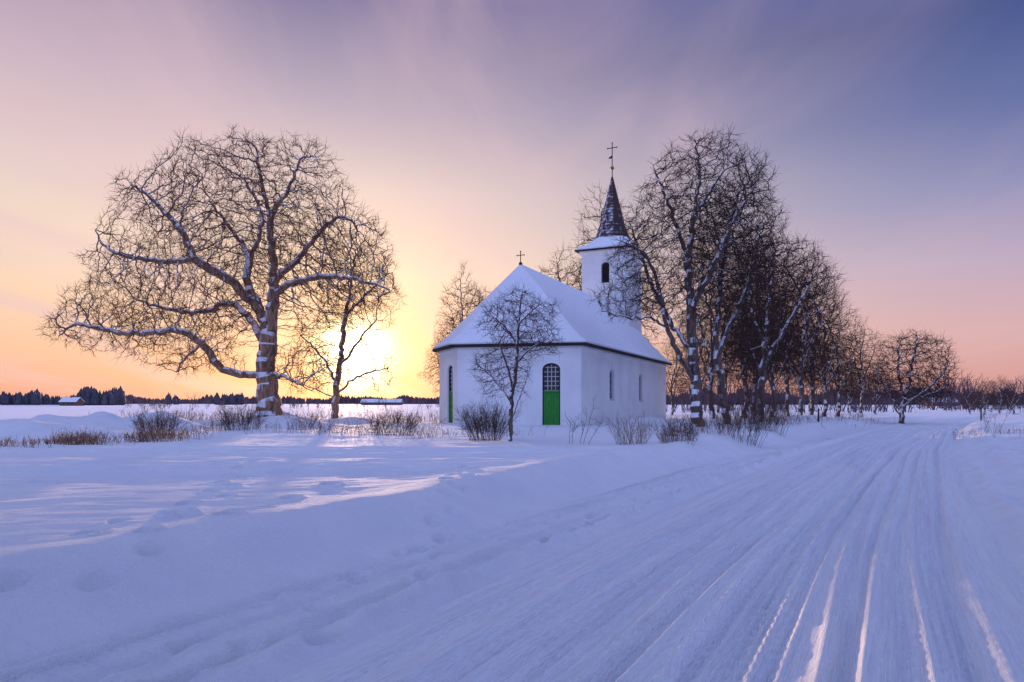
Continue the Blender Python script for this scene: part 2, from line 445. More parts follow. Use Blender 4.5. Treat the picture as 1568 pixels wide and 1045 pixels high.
church=bpy.data.objects.new('church',None); scene.collection.objects.link(church)
S0=np.array([4.06,40.0]); ax=np.array([0.42,0.907]); axn=np.array([-0.907,0.42])
def LC(s,w,z=0.0):
    p=S0+ax*s+axn*w; return Vector((p[0],p[1],z))
def pym(name,V,Fs,mat,parent=church,smooth=False):
    me=bpy.data.meshes.new(name); me.from_pydata([tuple(v) for v in V],[],Fs); me.materials.append(mat)
    for p in me.polygons: p.use_smooth=smooth
    me.update(); return obj(name,me,parent)
def arch(c,w,z0,z1,n=10):
    r=w/2; rise=min(r,0.35*w+0.0)
    pts=[(c-r,z0),(c+r,z0)]
    for i in range(n+1):
        a=math.pi*i/n; pts.append((c+r*math.cos(a),z1-rise+rise*math.sin(a)))
    return pts
def wall(name,p0,p1,z0,z1,holes,depth=0.28):
    p0=Vector(p0); p1=Vector(p1); e=(p1-p0); L=e.length; e/=L
    nrm=Vector((e.y,-e.x,0))
    to=lambda d,z,o=0.0: p0+e*d+Vector((0,0,z))+nrm*o
    loops=[[(0,z0),(L,z0),(L,z1),(0,z1)]]+holes
    flatp=[q for l in loops for q in l]
    tri=tessellate_polygon([[Vector((a,b_,0)) for a,b_ in l] for l in loops])
    V=[to(*q) for q in flatp]; Fs=[tuple(t) for t in tri]
    for h in holes:
        s=len(V); n=len(h)
        V+=[to(*q) for q in h]+[to(q[0],q[1],-depth) for q in h]
        Fs+=[(s+i,s+(i+1)%n,s+n+(i+1)%n,s+n+i) for i in range(n)]
    pym(name,V,Fs,M_wall)
    return to,L
def wbox(name,to,d0,d1,z0,z1,o0,o1,mat):
    V=[to(d,z,o) for o in (o0,o1) for d,z in ((d0,z0),(d1,z0),(d1,z1),(d0,z1))]
    return V,[(0,1,2,3),(7,6,5,4),(0,4,5,1),(1,5,6,2),(2,6,7,3),(3,7,4,0)]
def boxes(name,to,lst,mat):
    V=[];Fs=[]
    for l in lst:
        v,f=wbox('',to,*l,mat); k=len(V); V+=v; Fs+=[tuple(i+k for i in q) for q in f]
    pym(name,V,Fs,mat)
def fill(name,to,h,o,mat):
    pym(name,[to(q[0],q[1],o) for q in h],[tuple(range(len(h)))],mat)
def archband(name,to,h,t,o0,o1,mat):
    c=np.mean([q[0] for q in h]); zc=(min(q[1] for q in h)+max(q[1] for q in h))/2
    w=max(q[0] for q in h)-min(q[0] for q in h); hh=max(q[1] for q in h)-min(q[1] for q in h)
    inn=[(c+(q[0]-c)*(1-2*t/w),zc+(q[1]-zc)*(1-2*t/hh)) for q in h]; n=len(h)
    V=[to(q[0],q[1],o1) for q in h]+[to(q[0],q[1],o1) for q in inn]+[to(q[0],q[1],o0) for q in inn]
    Fs=[(i,(i+1)%n,n+(i+1)%n,n+i) for i in range(n)]+[(n+i,n+(i+1)%n,2*n+(i+1)%n,2*n+i) for i in range(n)]
    pym(name,V,Fs,mat)
EZ=5.12
pa=LC(0,0); pb=LC(-1.91,7.22); pc=LC(0.6,10); pe=LC(23,10); pd=LC(23,0)
def door_unit(tag,to,c,w,z0,zm,z1):
    h=arch(c,w,z0,z1); fill(tag+'_glass',to,h,-0.22,M_glass)
    archband(tag+'_frame',to,h,0.07,-0.22,-0.10,M_dark)
    r=w/2-0.07
    bars=[(c-r+2*r*i/4-0.018,c-r+2*r*i/4+0.018,zm+0.1,z1-0.08-(0.10 if i!=2 else 0),-0.215,-0.16) for i in (1,2,3)]
    nb=5
    bars+=[(c-r,c+r,zm+0.1+(z1-0.25-zm-0.1)*i/nb-0.018,zm+0.1+(z1-0.25-zm-0.1)*i/nb+0.018,-0.213,-0.165) for i in range(0,nb+1)]
    boxes(tag+'_window_bars',to,bars,M_frame)
    boxes(tag+'_transom',to,[(c-r-0.0,c+r+0.0,zm,zm+0.09,-0.21,-0.05)],M_green)
    dl=[(c-r,c+r,z0,zm-0.003,-0.20,-0.15)]
    st=0.09
    for a,b_ in ((c-r,c-0.006),(c+0.006,c+r)):
        dl+=[(a,a+st,z0,zm-0.01,-0.149,-0.11),(b_-st,b_,z0,zm-0.01,-0.149,-0.11)]
        for z in (z0+0.02,z0+0.75,z0+1.15,zm-0.13): dl.append((a+st+0.002,b_-st-0.002,z,z+0.1,-0.149,-0.112))
    boxes(tag+'_leaves',to,dl,M_green)
LBA=(pb-pa).length
hd=arch(LBA-1.77,1.06,0.30,4.05)
to,_=wall('wall_apse_front',pb,pa,-0.3,EZ,[hd]); door_unit('door_front',to,LBA-1.77,1.06,0.30,2.33,4.05)
LCB=(pc-pb).length
hd=arch(LCB-1.48,1.06,0.45,4.05)
to,_=wall('wall_apse_left',pc,pb,-0.3,EZ,[hd]); door_unit('door_left',to,LCB-1.48,1.06,0.45,2.33,4.05)
hs=[arch(6.25,1.05,1.92,3.97),arch(14.0,1.05,1.85,3.95)]
to,_=wall('wall_nave_right',pa,pd,-0.3,EZ,hs)
for i,(h,c) in enumerate(zip(hs,(6.25,14.0))):
    fill('window_glass_%d'%i,to,h,-0.22,M_glass); archband('window_frame_%d'%i,to,h,0.08,-0.22,-0.12,M_frame)
    boxes('window_bars_%d'%i,to,[(c-0.02,c+0.02,2.0,3.85,-0.215,-0.16)]+[(c-.45,c+.45,z,z+.035,-0.213,-.165) for z in (2.4,2.85,3.3)],M_frame)
    boxes('window_sill_%d'%i,to,[(c-0.58,c+0.58,h[0][1]-0.07,h[0][1]-0.002,-0.1,0.05)],M_frame)
to,_=wall('wall_nave_left',pe,pc,-0.3,EZ,[arch(8,1.05,1.9,3.95),arch(16,1.05,1.9,3.95)])
for i,c_ in enumerate((8,16)): fill('window_glass_left_%d'%i,to,arch(c_,1.05,1.9,3.95),-0.22,M_glass)
RZ=10.5
pym('wall_gable',[LC(23,0,-.3),LC(23,10,-.3),LC(23,10,EZ),LC(23,5,RZ-.1),LC(23,0,EZ)],[(0,1,2,3,4)],M_wall)
def roofgeo(ov,dz,name,mat,thick):
    k=ov
    ev=[(-0.42*k,-0.45*k),(-1.91-0.45*k,7.22+0.3*k),(0.6-0.3*k,10+0.35*k),(23+0.35*k,10+0.4*k),(23+0.35*k,-0.45*k)]
    ap=[(2.46,5)]*3+[(23+0.35*k,5)]*2
    V=[];f=[1.0,0.93,0.80,0.55,0.28]
    sag=[0.0,0.13,0.19,0.12,0.05]
    for fi,sg in zip(f,sag):
        for (s,w),(s2,w2) in zip(ev,ap):
            V.append(LC(s2+(s-s2)*fi,w2+(w-w2)*fi,RZ+(EZ-0.04-RZ)*fi-sg+dz))
    V+= [LC(2.46,5,RZ+dz),LC(23+0.35*k,5,RZ+dz)]; A=len(V)-2; B=A+1
    Fs=[]
    for r in range(4):
        for i in range(5):
            if i==3: continue
            j=(i+1)%5; Fs.append((r*5+i,(r+1)*5+i,(r+1)*5+j,r*5+j))
    m=20
    Fs+=[(A,m+1,m+0),(A,m+2,m+1),(A,B,m+3,m+2),(A,m+0,m+4,B)]
    o=pym(name,V,Fs,mat)
    md=o.modifiers.new('s','SOLIDIFY'); md.thickness=thick; md.offset=0
    return o
roofgeo(1.0,0.0,'roof_boards',M_dark,0.16)
roofgeo(0.96,0.155,'roof_snow',M_roofsnow,0.14)
for nme,(a,b_) in {'cornice_front':(pb,pa),'cornice_left':(pc,pb),'cornice_right':(pa,pd)}.items():
    e=(b_-a).normalized(); n_=Vector((e.y,-e.x,0))
    to=lambda d,z,o=0.0,a=a,e=e,n_=n_: a+e*d+Vector((0,0,z))+n_*o
    boxes(nme,to,[(0,(b_-a).length,EZ-0.22,EZ-0.08,0.003,0.12)],M_wall)
def cross(name,p,h,arm,t,r0=0.03):
    to=lambda d,z,o=0.0: Vector(p)+Vector((axn[0]*-d,axn[1]*-d,z))+Vector((ax[0]*o,ax[1]*o,0))
    boxes(name,to,[(-t,t,0,h,-t,t),(-arm,arm,h-arm*1.1,h-arm*1.1+2*t,-t*0.8,t*0.8),
      (-t*1.7,t*1.7,h,h+t*2,-t*1.2,t*1.2),(-arm-t*2,-arm,h-arm*1.1-t,h-arm*1.1+3*t,-t*.8,t*.8),(arm,arm+t*2,h-arm*1.1-t,h-arm*1.1+3*t,-t*.8,t*.8)],M_iron)
cross('ridge_cross',LC(2.46,5,RZ+0.1),0.92,0.24,0.022)
bpy.ops.mesh.primitive_uv_sphere_add(segments=12,ring_count=8,radius=0.12,location=LC(2.46,5,RZ+0.22)); o=bpy.context.object; o.name='ridge_knob'; o.parent=church; o.data.materials.append(M_iron)
# tower
TZ=15.4; t0,t1,wa,wb=21.0,25.4,2.8,7.2
c=[LC(t0,wb),LC(t0,wa),LC(t1,wa),LC(t1,wb)]
hw=arch(2.2,0.75,12.45,14.3)
to,_=wall('tower_wall_front',c[0],c[1],2,TZ,[hw],0.35)
fill('tower_window_dark',to,hw,-0.33,M_dark)
boxes('tower_louvres',to,[(1.85,2.55,12.5+i*0.2,12.56+i*0.2,-0.3,-0.2) for i in range(8)],M_dark)
to,_=wall('tower_wall_right',c[1],c[2],2,TZ,[hw],0.35); fill('tower_window_dark_b',to,hw,-0.33,M_dark)
wall('tower_wall_back',c[2],c[3],0,TZ,[]); wall('tower_wall_left',c[3],c[0],2,TZ,[])
tcs,tcw=(t0+t1)/2,5.0
def ring(half,z,shape,n=32):
    out=[]
    for i in range(n):
        a=2*math.pi*(i)/n
        ca,sa=math.cos(a),math.sin(a)
        if shape=='sq': k=half/max(abs(ca),abs(sa))
        else:
            aa=(a+math.pi/8)%(math.pi/4)-math.pi/8; k=half*math.cos(math.pi/8)/math.cos(aa)
        out.append(LC(tcs+ca*k,tcw+sa*k,z))
    return out
def loft(name,rs,mat,smooth=False):
    V=[p for r_ in rs for p in r_]; n=len(rs[0])
    Fs=[(a*n+i,a*n+(i+1)%n,(a+1)*n+(i+1)%n,(a+1)*n+i) for a in range(len(rs)-1) for i in range(n)]
    Fs.append(tuple(range(n))[::-1]); Fs.append(tuple((len(rs)-1)*n+i for i in range(n)))
    return pym(name,V,Fs,mat,smooth=smooth)
loft('tower_cornice',[ring(2.25,TZ-0.35,'sq'),ring(2.42,TZ-0.12,'sq'),ring(2.42,TZ,'sq')],M_wall)
loft('tower_eaves',[ring(2.72,TZ+0.003,'sq'),ring(2.75,TZ+0.10,'sq')],M_dark)
def mixr(a,b_,t): return [p.lerp(q,t) for p,q in zip(a,b_)]
loft('tower_skirt_snow',[ring(2.70,TZ+0.104,'sq'),ring(2.72,TZ+0.22,'sq'),mixr(ring(2.1,TZ+.72,'sq'),ring(2.1,TZ+.72,'o'),.4),ring(1.62,TZ+1.45,'o')],M_roofsnow)
loft('spire',[ring(1.72,TZ+1.36,'o'),ring(1.45,TZ+1.9,'o'),ring(1.18,TZ+2.7,'o'),ring(0.88,TZ+3.9,'o'),ring(0.07,TZ+7.2,'o')],M_spire)
bpy.ops.mesh.primitive_uv_sphere_add(segments=16,ring_count=10,radius=0.18,location=LC(tcs,tcw,TZ+8.0)); o=bpy.context.object; o.name='spire_knob'; o.parent=church; o.data.materials.append(M_gold)
cross('spire_cross',LC(tcs,tcw,TZ+7.1),3.2,0.42,0.032)
pym('weathervane',[LC(tcs,tcw-0.02,TZ+8.9),LC(tcs,tcw+0.35,TZ+8.9),LC(tcs,tcw+0.30,TZ+9.05),LC(tcs,tcw+0.15,TZ+9.1),LC(tcs,tcw-0.02,TZ+9.3)],[(0,1,2,3,4)],M_iron)

# ---------------------------------------------------------------- individual trees
make_tree('oak_tree',42,[
 [(413,640),(411,600),(408,560),(412,520),(416,480),(420,440),(416,380),(410,320),(400,270),(392,225)],
 [(412,515),(398,470),(378,430),(372,395,1),(388,350,1),(380,300,2),(350,250,2)],
 [(405,480),(362,430,-1),(325,405,-2),(300,360,-2),(262,320,-2),(225,290,-2)],
 [(404,572),(372,570,-.5),(345,558,-1),(325,525,-1.5),(290,508,-2),(220,512,-2),(150,500,-2),(122,520,-2)],
 [(410,530),(372,480,1),(330,455,2),(270,465,3),(205,455,3),(160,440,3)],
 [(418,450),(455,435,-1),(500,425,-1),(550,430,-1.5),(600,445,-1)],
 [(418,430),(445,385,1.5),(472,345,2),(505,315,2),(530,320,2)],
 [(412,330),(440,290),(455,250),(465,235)],
 [(410,572),(438,572,-1),(456,580,-1.5),(480,588,-2)],
 [(325,405,-2),(280,410,-2.5),(220,400,-3),(190,370,-3)],
 [(372,395,1),(340,350,3),(300,300,3),(280,265,3)],
 [(325,525,-1.5),(300,550,-1.5),(280,570,-1)]],
 [(388,318,150,112,5.5,0),(265,345,75,78,4,-1),(280,445,150,86,5.5,0),(170,500,66,38,4,-1),(500,405,104,97,5,0),(300,530,88,42,3,-1),(480,560,62,40,3,-1)],
 13000,0.26,0.62,0.0125,5,twigL=0.62,ntw=3,kk=10,gn=0.28,di=3.5,dk=0.34,shell=0.30,wig=0.28,out=0.25,lumpa=0.65,thk=0.024)
make_tree('ash_tree',50,[
 [(511,646),(515,600),(521,550),(528,490),(538,430),(545,380)],
 [(516,590),(490,545,1),(465,520,1),(445,500,1)],[(520,560),(555,520,-1),(580,490,-1)],[(518,600),(545,575),(590,560,1)],[(530,480),(570,430,1),(595,410,1)],[(512,605),(480,590,-1),(455,580,-1)]],
 [(548,440,66,78,4.5,0),(510,530,68,66,4,0),(570,560,38,40,3,0)],3400,0.28,0.25,0.011,6,twigL=0.7,ntw=3,di=4,dk=0.42,lumpa=.6)
make_tree('young_roadside_tree',23.5,[
 [(781,677),(782,640),(784,600),(790,560),(792,520),(796,470),(800,435)],
 [(784,610),(765,585,.3),(748,565,.5)],[(786,590),(775,550,-.3),(765,520,-.4)],[(791,550),(815,525,.3),(840,510,.4)],[(792,520),(770,490),(755,480)],[(794,490),(820,465),(835,455)],[(783,640),(800,590,.2),(812,560,.3)]],
 [(795,490,64,55,1.5,0),(768,560,48,46,1.1,0),(825,515,40,26,1.1,0)],3600,0.11,0.08,0.0055,8,twigL=0.36,ntw=2,jit=0.012,mats=[M_bark2,M_twig2],di=1.6,dk=0.15,thk=0.014)
make_tree('maple_tree',38,[
 [(1067,656),(1066,600),(1061,540),(1058,470),(1055,400),(1062,330),(1070,270),(1068,220)],
 [(1065,585),(1040,545,-.5),(1018,505,-1),(1008,460,-1),(996,420,-1),(975,390,-1.5),(940,378,-2),(915,368,-2)],
 [(1061,540),(1035,490,1),(1008,440,1),(985,380,1),(968,330,1)],
 [(1058,470),(1085,410,-1),(1110,350,-1),(1145,290,-1)],
 [(1056,400),(1035,340),(1015,290),(1000,250)],
 [(1018,505,-1),(985,490,-2),(950,490,-2),(915,480,-2)],
 [(1062,330),(1090,290,1),(1115,250,1)]],
 [(1075,296,94,86,4.5,0),(1035,390,96,102,4.5,0),(958,455,52,38,2.5,-1),(1120,370,62,98,4,0)],8500,0.25,0.31,0.0115,21,twigL=0.6,ntw=3,kk=8,mats=[M_bark2,M_twig2],di=3.8,dk=0.32,lumpa=.8,thk=0.028)
make_tree('maple_tree.001',41,[
 [(1117,660),(1106,600),(1098,540),(1100,470),(1106,400),(1120,330),(1135,280)],
 [(1098,540),(1120,490),(1145,430),(1160,360)],[(1100,500),(1080,450),(1075,390)]],
 [(1128,370,66,102,4,0),(1145,470,50,60,3,0)],4200,0.27,0.22,0.0115,22,twigL=0.6,ntw=3,mats=[M_bark2,M_twig2],di=4,dk=0.36)
make_tree('maple_tree.002',46,[
 [(1162,655),(1166,600),(1170,540),(1175,480),(1182,420),(1185,370)],
 [(1168,560),(1195,510),(1225,460),(1245,420)],[(1170,520),(1150,470),(1150,420)]],
 [(1195,430,70,72,4,0),(1180,520,60,60,3.5,0)],4000,0.28,0.24,0.012,23,twigL=0.65,ntw=3,mats=[M_bark2,M_twig2],di=4,dk=0.38)
make_tree('willow_tree',55,[
 [(1379,653),(1382,620),(1390,590),(1398,550),(1405,510)],
 [(1381,630),(1365,590,1),(1352,560,1)],[(1383,620),(1412,590,-1),(1440,560,-1)],[(1384,610),(1375,560),(1378,520)],[(1385,612),(1425,600),(1450,590)],[(1380,640),(1350,600,-1),(1345,575,-1)]],
 [(1398,557,54,52,3.5,0),(1405,590,46,30,3,0)],4500,0.25,0.20,0.012,24,twigL=0.65,ntw=3,mats=[M_bark2,M_twig2],di=3.5,dk=0.30,lumpa=.5)

protos=[]
for sd in range(5):
    gg=np.random.default_rng(40+sd)
    l=[[(0,0,0),(0.1,0,2),(gg.normal(0,.3),gg.normal(0,.3),4.5),(gg.normal(0,.5),gg.normal(0,.5),7.5),(gg.normal(0,.6),0,10.5)]]
    for i in range(5):
        a=i*1.6+gg.uniform(0,1); z=gg.uniform(1.8,4.5)
        l.append([(0.05,0,z),(1.0*math.cos(a),1.0*math.sin(a),z+1.8),(2.0*math.cos(a),2.0*math.sin(a),z+4.2)])
    E=[(np.array([0,0,7.6]),np.array([2.7,2.7,4.0])),(np.array([gg.normal(0,.6),0,5.0]),np.array([3.2,3.0,2.6]))]
    protos.append(tree_mesh('bare_tree_mesh_%d'%sd,l,E,2700,0.28,0.18,0.0115,60+sd,twigL=0.7,ntw=3,mats=[M_bark2,M_twig2],di=4,dk=0.38))
def place(u,y,vtop,sx=1.0,k=0,name='bare_tree'):
    x=(u-784)/F*y; z=gz(x,y)-0.1; h=CAMH+(617-vtop)/F*y-z; s=h/11.9
    o=obj(name,protos[k%5],loc=(x,y,z)); o.scale=(s*sx,s*sx,s); o.rotation_euler=(0,0,k*1.9+u*0.13)
for i,(u,y,vt,sx) in enumerate([
 (1090,56,330,.8),(1140,62,345,.8),(1225,54,368,.9),(1262,60,430,.95),(1205,74,400,.85),(1182,50,352,.75),(1155,54,340,.7),(1243,66,395,.8),
 (1283,66,470,1),(1318,70,492,1.0),(1160,84,450,1.1),(1110,80,440,1),(1068,72,460,1),(1030,88,510,1),(1240,90,500,1.1),(1300,100,550,1.2),
 (932,82,285,.75),(868,84,382,.8),(905,95,400,.8),(712,74,408,.72),(735,88,430,.8),(688,80,470,.7),
 (1485,104,592,1.4),(1508,98,582,1.3),(1530,104,576,1.3),(1552,98,584,1.3),(1340,96,550,1.2)]):
    place(u,y,vt,sx,i)

# ---------------------------------------------------------------- shrubs and weeds
def shrub(name,u,y,wpx,hpx,nst,mat,seed,dense=6,r=0.006,flatd=0.6,dep=None):
    g=np.random.default_rng(seed); w=wpx/F*y; h=hpx/F*y; x0=(u-784)/F*y
    dep=dep or w*flatd
    bx=x0+g.uniform(-.5,.5,nst)*w*0.8; by=y+g.uniform(-.5,.5,nst)*dep
    bz=base_h(bx,by)-0.05
    B=np.stack([bx,by,bz],1); D=np.stack([(bx-x0)/w*0.9+g.normal(0,.22,nst),g.normal(0,.25,nst),np.ones(nst)],1)
    mb=MB(); P=strands(B,D,g.uniform(.55,1.1,nst)*h,6,0.10,0.03,g); strand_mesh(mb,P,np.full(nst,r),0.5,0)
    b2,d2=spawn(P,nst*dense,g,0.5); P2=strands(b2,d2,g.uniform(.15,.4,len(b2))*h,4,0.2,0.06,g); strand_mesh(mb,P2,np.full(len(b2),r*0.65),0.5,0)
    b3,d3=spawn(P2,nst*dense,g,0.6); P3=strands(b3,d3,g.uniform(.08,.2,len(b3))*h,2,0.25,0.05,g); strand_mesh(mb,P3,np.full(len(b3),r*0.5),0.6,0)
    obj(name,mb.mesh(name,[mat]))
shrub('bare_shrub',743,24.5,58,54,110,M_shrub,1,10)
shrub('bare_shrub.001',240,27,60,36,90,M_shrub,2,9)
shrub('bare_shrub.002',368,31,62,40,90,M_shrub,3,9)
shrub('bare_shrub.003',1125,26,80,75,60,M_shrub,4,8)
shrub('bare_shrub.004',1178,31,50,60,50,M_shrub,5,8)
shrub('bare_shrub.005',1040,22.5,50,36,60,M_shrub,6,6)
shrub('bare_shrub.006',600,28,80,40,80,M_shrub,12,8)
shrub('bare_shrub.007',465,34,34,34,30,M_shrub,13,7)
shrub('bare_shrub.008',1160,42,60,70,50,M_shrub,14,7)
shrub('sapling',884,22.5,46,70,5,M_twig2,7,7,r=0.008)
shrub('sapling.001',262,30,20,45,4,M_shrub,8,9,r=0.009)
shrub('sapling.002',1515,34,30,50,5,M_twig2,9,7,r=.008)
shrub('dry_weeds',967,21.8,58,44,110,M_weed,10,2,r=0.004)
shrub('dry_weeds.001',1035,21.5,60,26,80,M_weed,11,3,r=0.004)
mb=MB(); g=np.random.default_rng(31)
def strip(pts,n,h,wd,r):
    pts=np.array(pts,float); t=g.uniform(0,len(pts)-1.001,n); a=t.astype(int); f=(t-a)[:,None]
    p=pts[a]*(1-f)+pts[a+1]*f; x=p[:,0]+g.normal(0,wd,n); y=p[:,1]+g.normal(0,wd,n)
    cl=np.clip(0.5+1.6*vnoise(x*0.9,y*0.9),0.12,1.2)
    keep=g.random(n)<cl; x=x[keep];y=y[keep];cl=cl[keep];n=len(x)
    B=np.stack([x,y,base_h(x,y)-0.03],1); D=np.stack([g.normal(0,.25,n),g.normal(0,.25,n),np.ones(n)],1)
    P=strands(B,D,g.uniform(.4,1.1,n)*h*(0.5+0.6*cl),4,.12,0,g); strand_mesh(mb,P,np.full(n,r),.6,0)
    b2,d2=spawn(P,n*3,g,.5,.4); P2=strands(b2,d2,g.uniform(.12,.35,len(b2))*h,2,.2,.05,g); strand_mesh(mb,P2,np.full(len(b2),r*.7),.6,0)
def gl(u,y): return ((u-784)/F*y,y)
strip([gl(-60,19.5),gl(60,20.5),gl(140,22),gl(280,25)],2200,0.50,0.5,.006)
strip([gl(270,29),gl(360,31),gl(480,31),gl(560,28),gl(650,29)],900,0.60,0.9,.006)
strip([gl(200,38),gl(300,44),gl(460,48),gl(600,46),gl(670,44)],1100,0.9,1.5,.009)
strip([gl(640,26),gl(700,27),gl(800,28)],260,0.45,0.6,.005)
strip([gl(1050,30),gl(1100,34),gl(1180,42),gl(1330,58)],800,0.7,1.2,.008)
strip([gl(1490,30),gl(1600,34)],120,0.5,1.0,.006)
obj('dry_weed_strip',mb.mesh('dry_weed_strip',[M_weed]))

# ---------------------------------------------------------------- distance
def spruce_rows(name,rows,mat,seed):
    g=np.random.default_rng(seed); mb=MB(); k=6
    for (u0,u1,y,vtop,dens,var) in rows:
        n=int(abs(u1-u0)*dens); u=g.uniform(u0,u1,n); yy=y*g.uniform(.94,1.1,n); x=(u-784)/F*yy
        h=(CAMH+(617-vtop)/F*yy)*(1-var+2*var*(vnoise(u*0.05,u*0+seed)+.5))*g.uniform(.75,1.15,n)
        fs=np.array([0.0,0.12,0.13,0.42,0.43,0.72,0.73,1.0]); rr=np.array([.25,1.0,.9,.85,.72,.6,.45,.03])
        th=np.arange(k)/k*2*np.pi
        R_=h[:,None]*0.20*g.uniform(.8,1.5,n)[:,None]*rr[None]
        jit=g.uniform(.7,1.3,(n,8,k))
        V=np.stack([x[:,None,None]+R_[...,None]*np.cos(th)*jit,yy[:,None,None]+R_[...,None]*np.sin(th)*jit,(fs[None]*h[:,None])[...,None]+0*jit-0.2],-1).reshape(-1,3)
        st=(np.arange(n*8)*k).reshape(n,8)
        mb.add(V,strip_quads(st[:,:-1].ravel(),st[:,1:].ravel(),k),0)
    obj(name,mb.mesh(name,[mat],False))
spruce_rows('distant_spruce_forest',[(-200,60,520,600,1.3,.25),(60,125,560,605,1.2,.3),(120,190,470,597,.8,.3),(-400,-200,500,602,1.2,.3),(330,372,600,602,1.0,.2),(255,275,650,606,.8,.3)],M_forest,5)
spruce_rows('distant_forest_line',[(-600,700,1000,608,2.0,.3),(560,1200,900,607,1.6,.3),(1000,2200,600,600,1.8,.3)],M_scrub,6)
g=np.random.default_rng(77); mb=MB()
def scrub(n,ur,yr,hr,den=28):
    u=g.uniform(*ur,n); y=g.uniform(*yr,n)*(1+0.15*vnoise(u*.03,u*0)); x=(u-784)/F*y; h=g.uniform(*hr,n)*(0.7+0.9*(vnoise(u*0.025,u*0+2)+.5))
    B=np.stack([x,y,np.zeros(n)-0.1],1); B=np.repeat(B,4,0)+g.normal(0,.3,(n*4,3))*[1,1,0]; hh=np.repeat(h,4)
    D=np.stack([g.normal(0,.28,n*4),g.normal(0,.28,n*4),np.ones(n*4)],1)
    P=strands(B,D,hh*.95,4,.12,.02,g); strand_mesh(mb,P,hh*0.010,.4,0)
    b2,d2=spawn(P,n*den,g,.55,.2); L=g.uniform(.5,1.2,len(b2))*np.mean(hr)*.4
    P2=strands(b2,d2,L,3,.22,.06,g); strand_mesh(mb,P2,np.full(len(b2),.018*yr[0]/100),.5,0)
scrub(90,(1020,1400),(110,170),(3,7))
scrub(170,(1400,1750),(160,250),(3,7))
scrub(25,(1440,1700),(120,140),(1.2,2.2))
scrub(50,(180,680),(150,260),(1.5,3.5))
obj('distant_scrub_woodland',mb.mesh('distant_scrub_woodland',[M_scrub]))
M_plank=flat('plank_wall',(0.16,0.09,0.07)); 
def house(name,u,y,L,Wd,h,rh):
    e=bpy.data.objects.new(name,None); scene.collection.objects.link(e); x=(u-784)/F*y
    e.location=(x,y,0); l,w=L/2,Wd/2
    pym('walls',[(-l,-w,0),(l,-w,0),(l,w,0),(-l,w,0),(-l,-w,h),(l,-w,h),(l,w,h),(-l,w,h),(-l,0,h+rh),(l,0,h+rh)],
        [(0,1,5,4),(1,2,6,9,5),(2,3,7,6),(3,0,4,8,7)],M_plank,e)
    o=.5
    pym('roof',[(-l-o,-w-o,h-.3),(l+o,-w-o,h-.3),(l+o,0,h+rh+.2),(-l-o,0,h+rh+.2),(-l-o,w+o,h-.3),(l+o,w+o,h-.3)],[(0,1,2,3),(3,2,5,4)],M_roofsnow,e)
    pym('windows',[(-l*.6+i*l*.5+dx,-w-.03,z) for i in range(3) for dx,z in ((0,1),(1,1),(1,2.1),(0,2.1))],[(0,1,2,3),(4,5,6,7),(8,9,10,11)],M_glass,e)
    pym('chimney',[(dx,dy,z) for z in (h+rh-.6,h+rh+1.2) for dx,dy in ((-.4,-.4),(.4,-.4),(.4,.4),(-.4,.4))],[(0,1,5,4),(1,2,6,5),(2,3,7,6),(3,0,4,7),(4,5,6,7)],M_plank,e)
house('farmhouse',110,380,9,7,2.4,2.2)
house('barn',585,520,30,10,2.2,2.2)
house('barn.001',1440,330,12,8,2.2,2.0)
def post(name,u,y,h):
    x=(u-784)/F*y; z=gz(x,y)
    mbp=MB(); P=np.array([[[x,y,z-.2],[x,y,z+h*.5],[x+.02,y,z+h],[x+.02,y,z+h+.005]]]); strand_mesh(mbp,P,np.array([.06]),.85,0,8)
    obj(name,mbp.mesh(name,[M_dark]))
post('wooden_post',1253,46,0.9); post('wooden_post.001',1502,62,1.3)

# ---------------------------------------------------------------- world
w=bpy.data.worlds.new('World'); scene.world=w; w.use_nodes=True; nt=w.node_tree
bg=nt.nodes['Background']; out=nt.nodes['World Output']
sky=nd(nt,'ShaderNodeTexSky',sky_type='NISHITA'); sky.sun_disc=False; sky.sun_elevation=SUN_EL; sky.sun_rotation=SUN_AZ
sky.dust_density=1.0
nt.links.new(sky.outputs[0],bg.inputs[0]); bg.inputs[1].default_value=0.012
tc=nd(nt,'ShaderNodeTexCoord'); nrm=nd(nt,'ShaderNodeVectorMath',operation='NORMALIZE'); nt.links.new(tc.outputs['Generated'],nrm.inputs[0])
sx=nd(nt,'ShaderNodeSeparateXYZ'); nt.links.new(nrm.outputs[0],sx.inputs[0]); dx,dy,dz=sx.outputs
rA=ramp(nt,dz,[(0.0,s2l((222,158,146))),(0.03,s2l((240,176,150))),(0.09,s2l((248,200,168))),(0.18,s2l((246,216,194))),(0.29,s2l((228,206,202))),(0.39,s2l((186,170,190))),(0.50,s2l((132,122,162))),(0.62,s2l((120,120,175)))])
rB=ramp(nt,dz,[(0.0,s2l((192,142,154))),(0.03,s2l((216,158,158))),(0.09,s2l((216,172,178))),(0.17,s2l((188,166,194))),(0.25,s2l((140,141,186))),(0.34,s2l((90,105,164))),(0.44,s2l((54,76,138))),(0.60,s2l((110,115,180)))])
az=math_(nt,'ARCTAN2',dx,dy)
mr=nd(nt,'ShaderNodeMapRange',interpolation_type='SMOOTHSTEP'); nt.links.new(az,mr.inputs[0]); mr.inputs[1].default_value=-0.30; mr.inputs[2].default_value=0.78
col=mixc(nt,mr.outputs[0],rA,rB)
den=math_(nt,'ADD',dz,0.12)
cx=math_(nt,'DIVIDE',dx,den); cy=math_(nt,'DIVIDE',dy,den)
cmb=nd(nt,'ShaderNodeCombineXYZ'); nt.links.new(cx,cmb.inputs[0]); nt.links.new(cy,cmb.inputs[1])
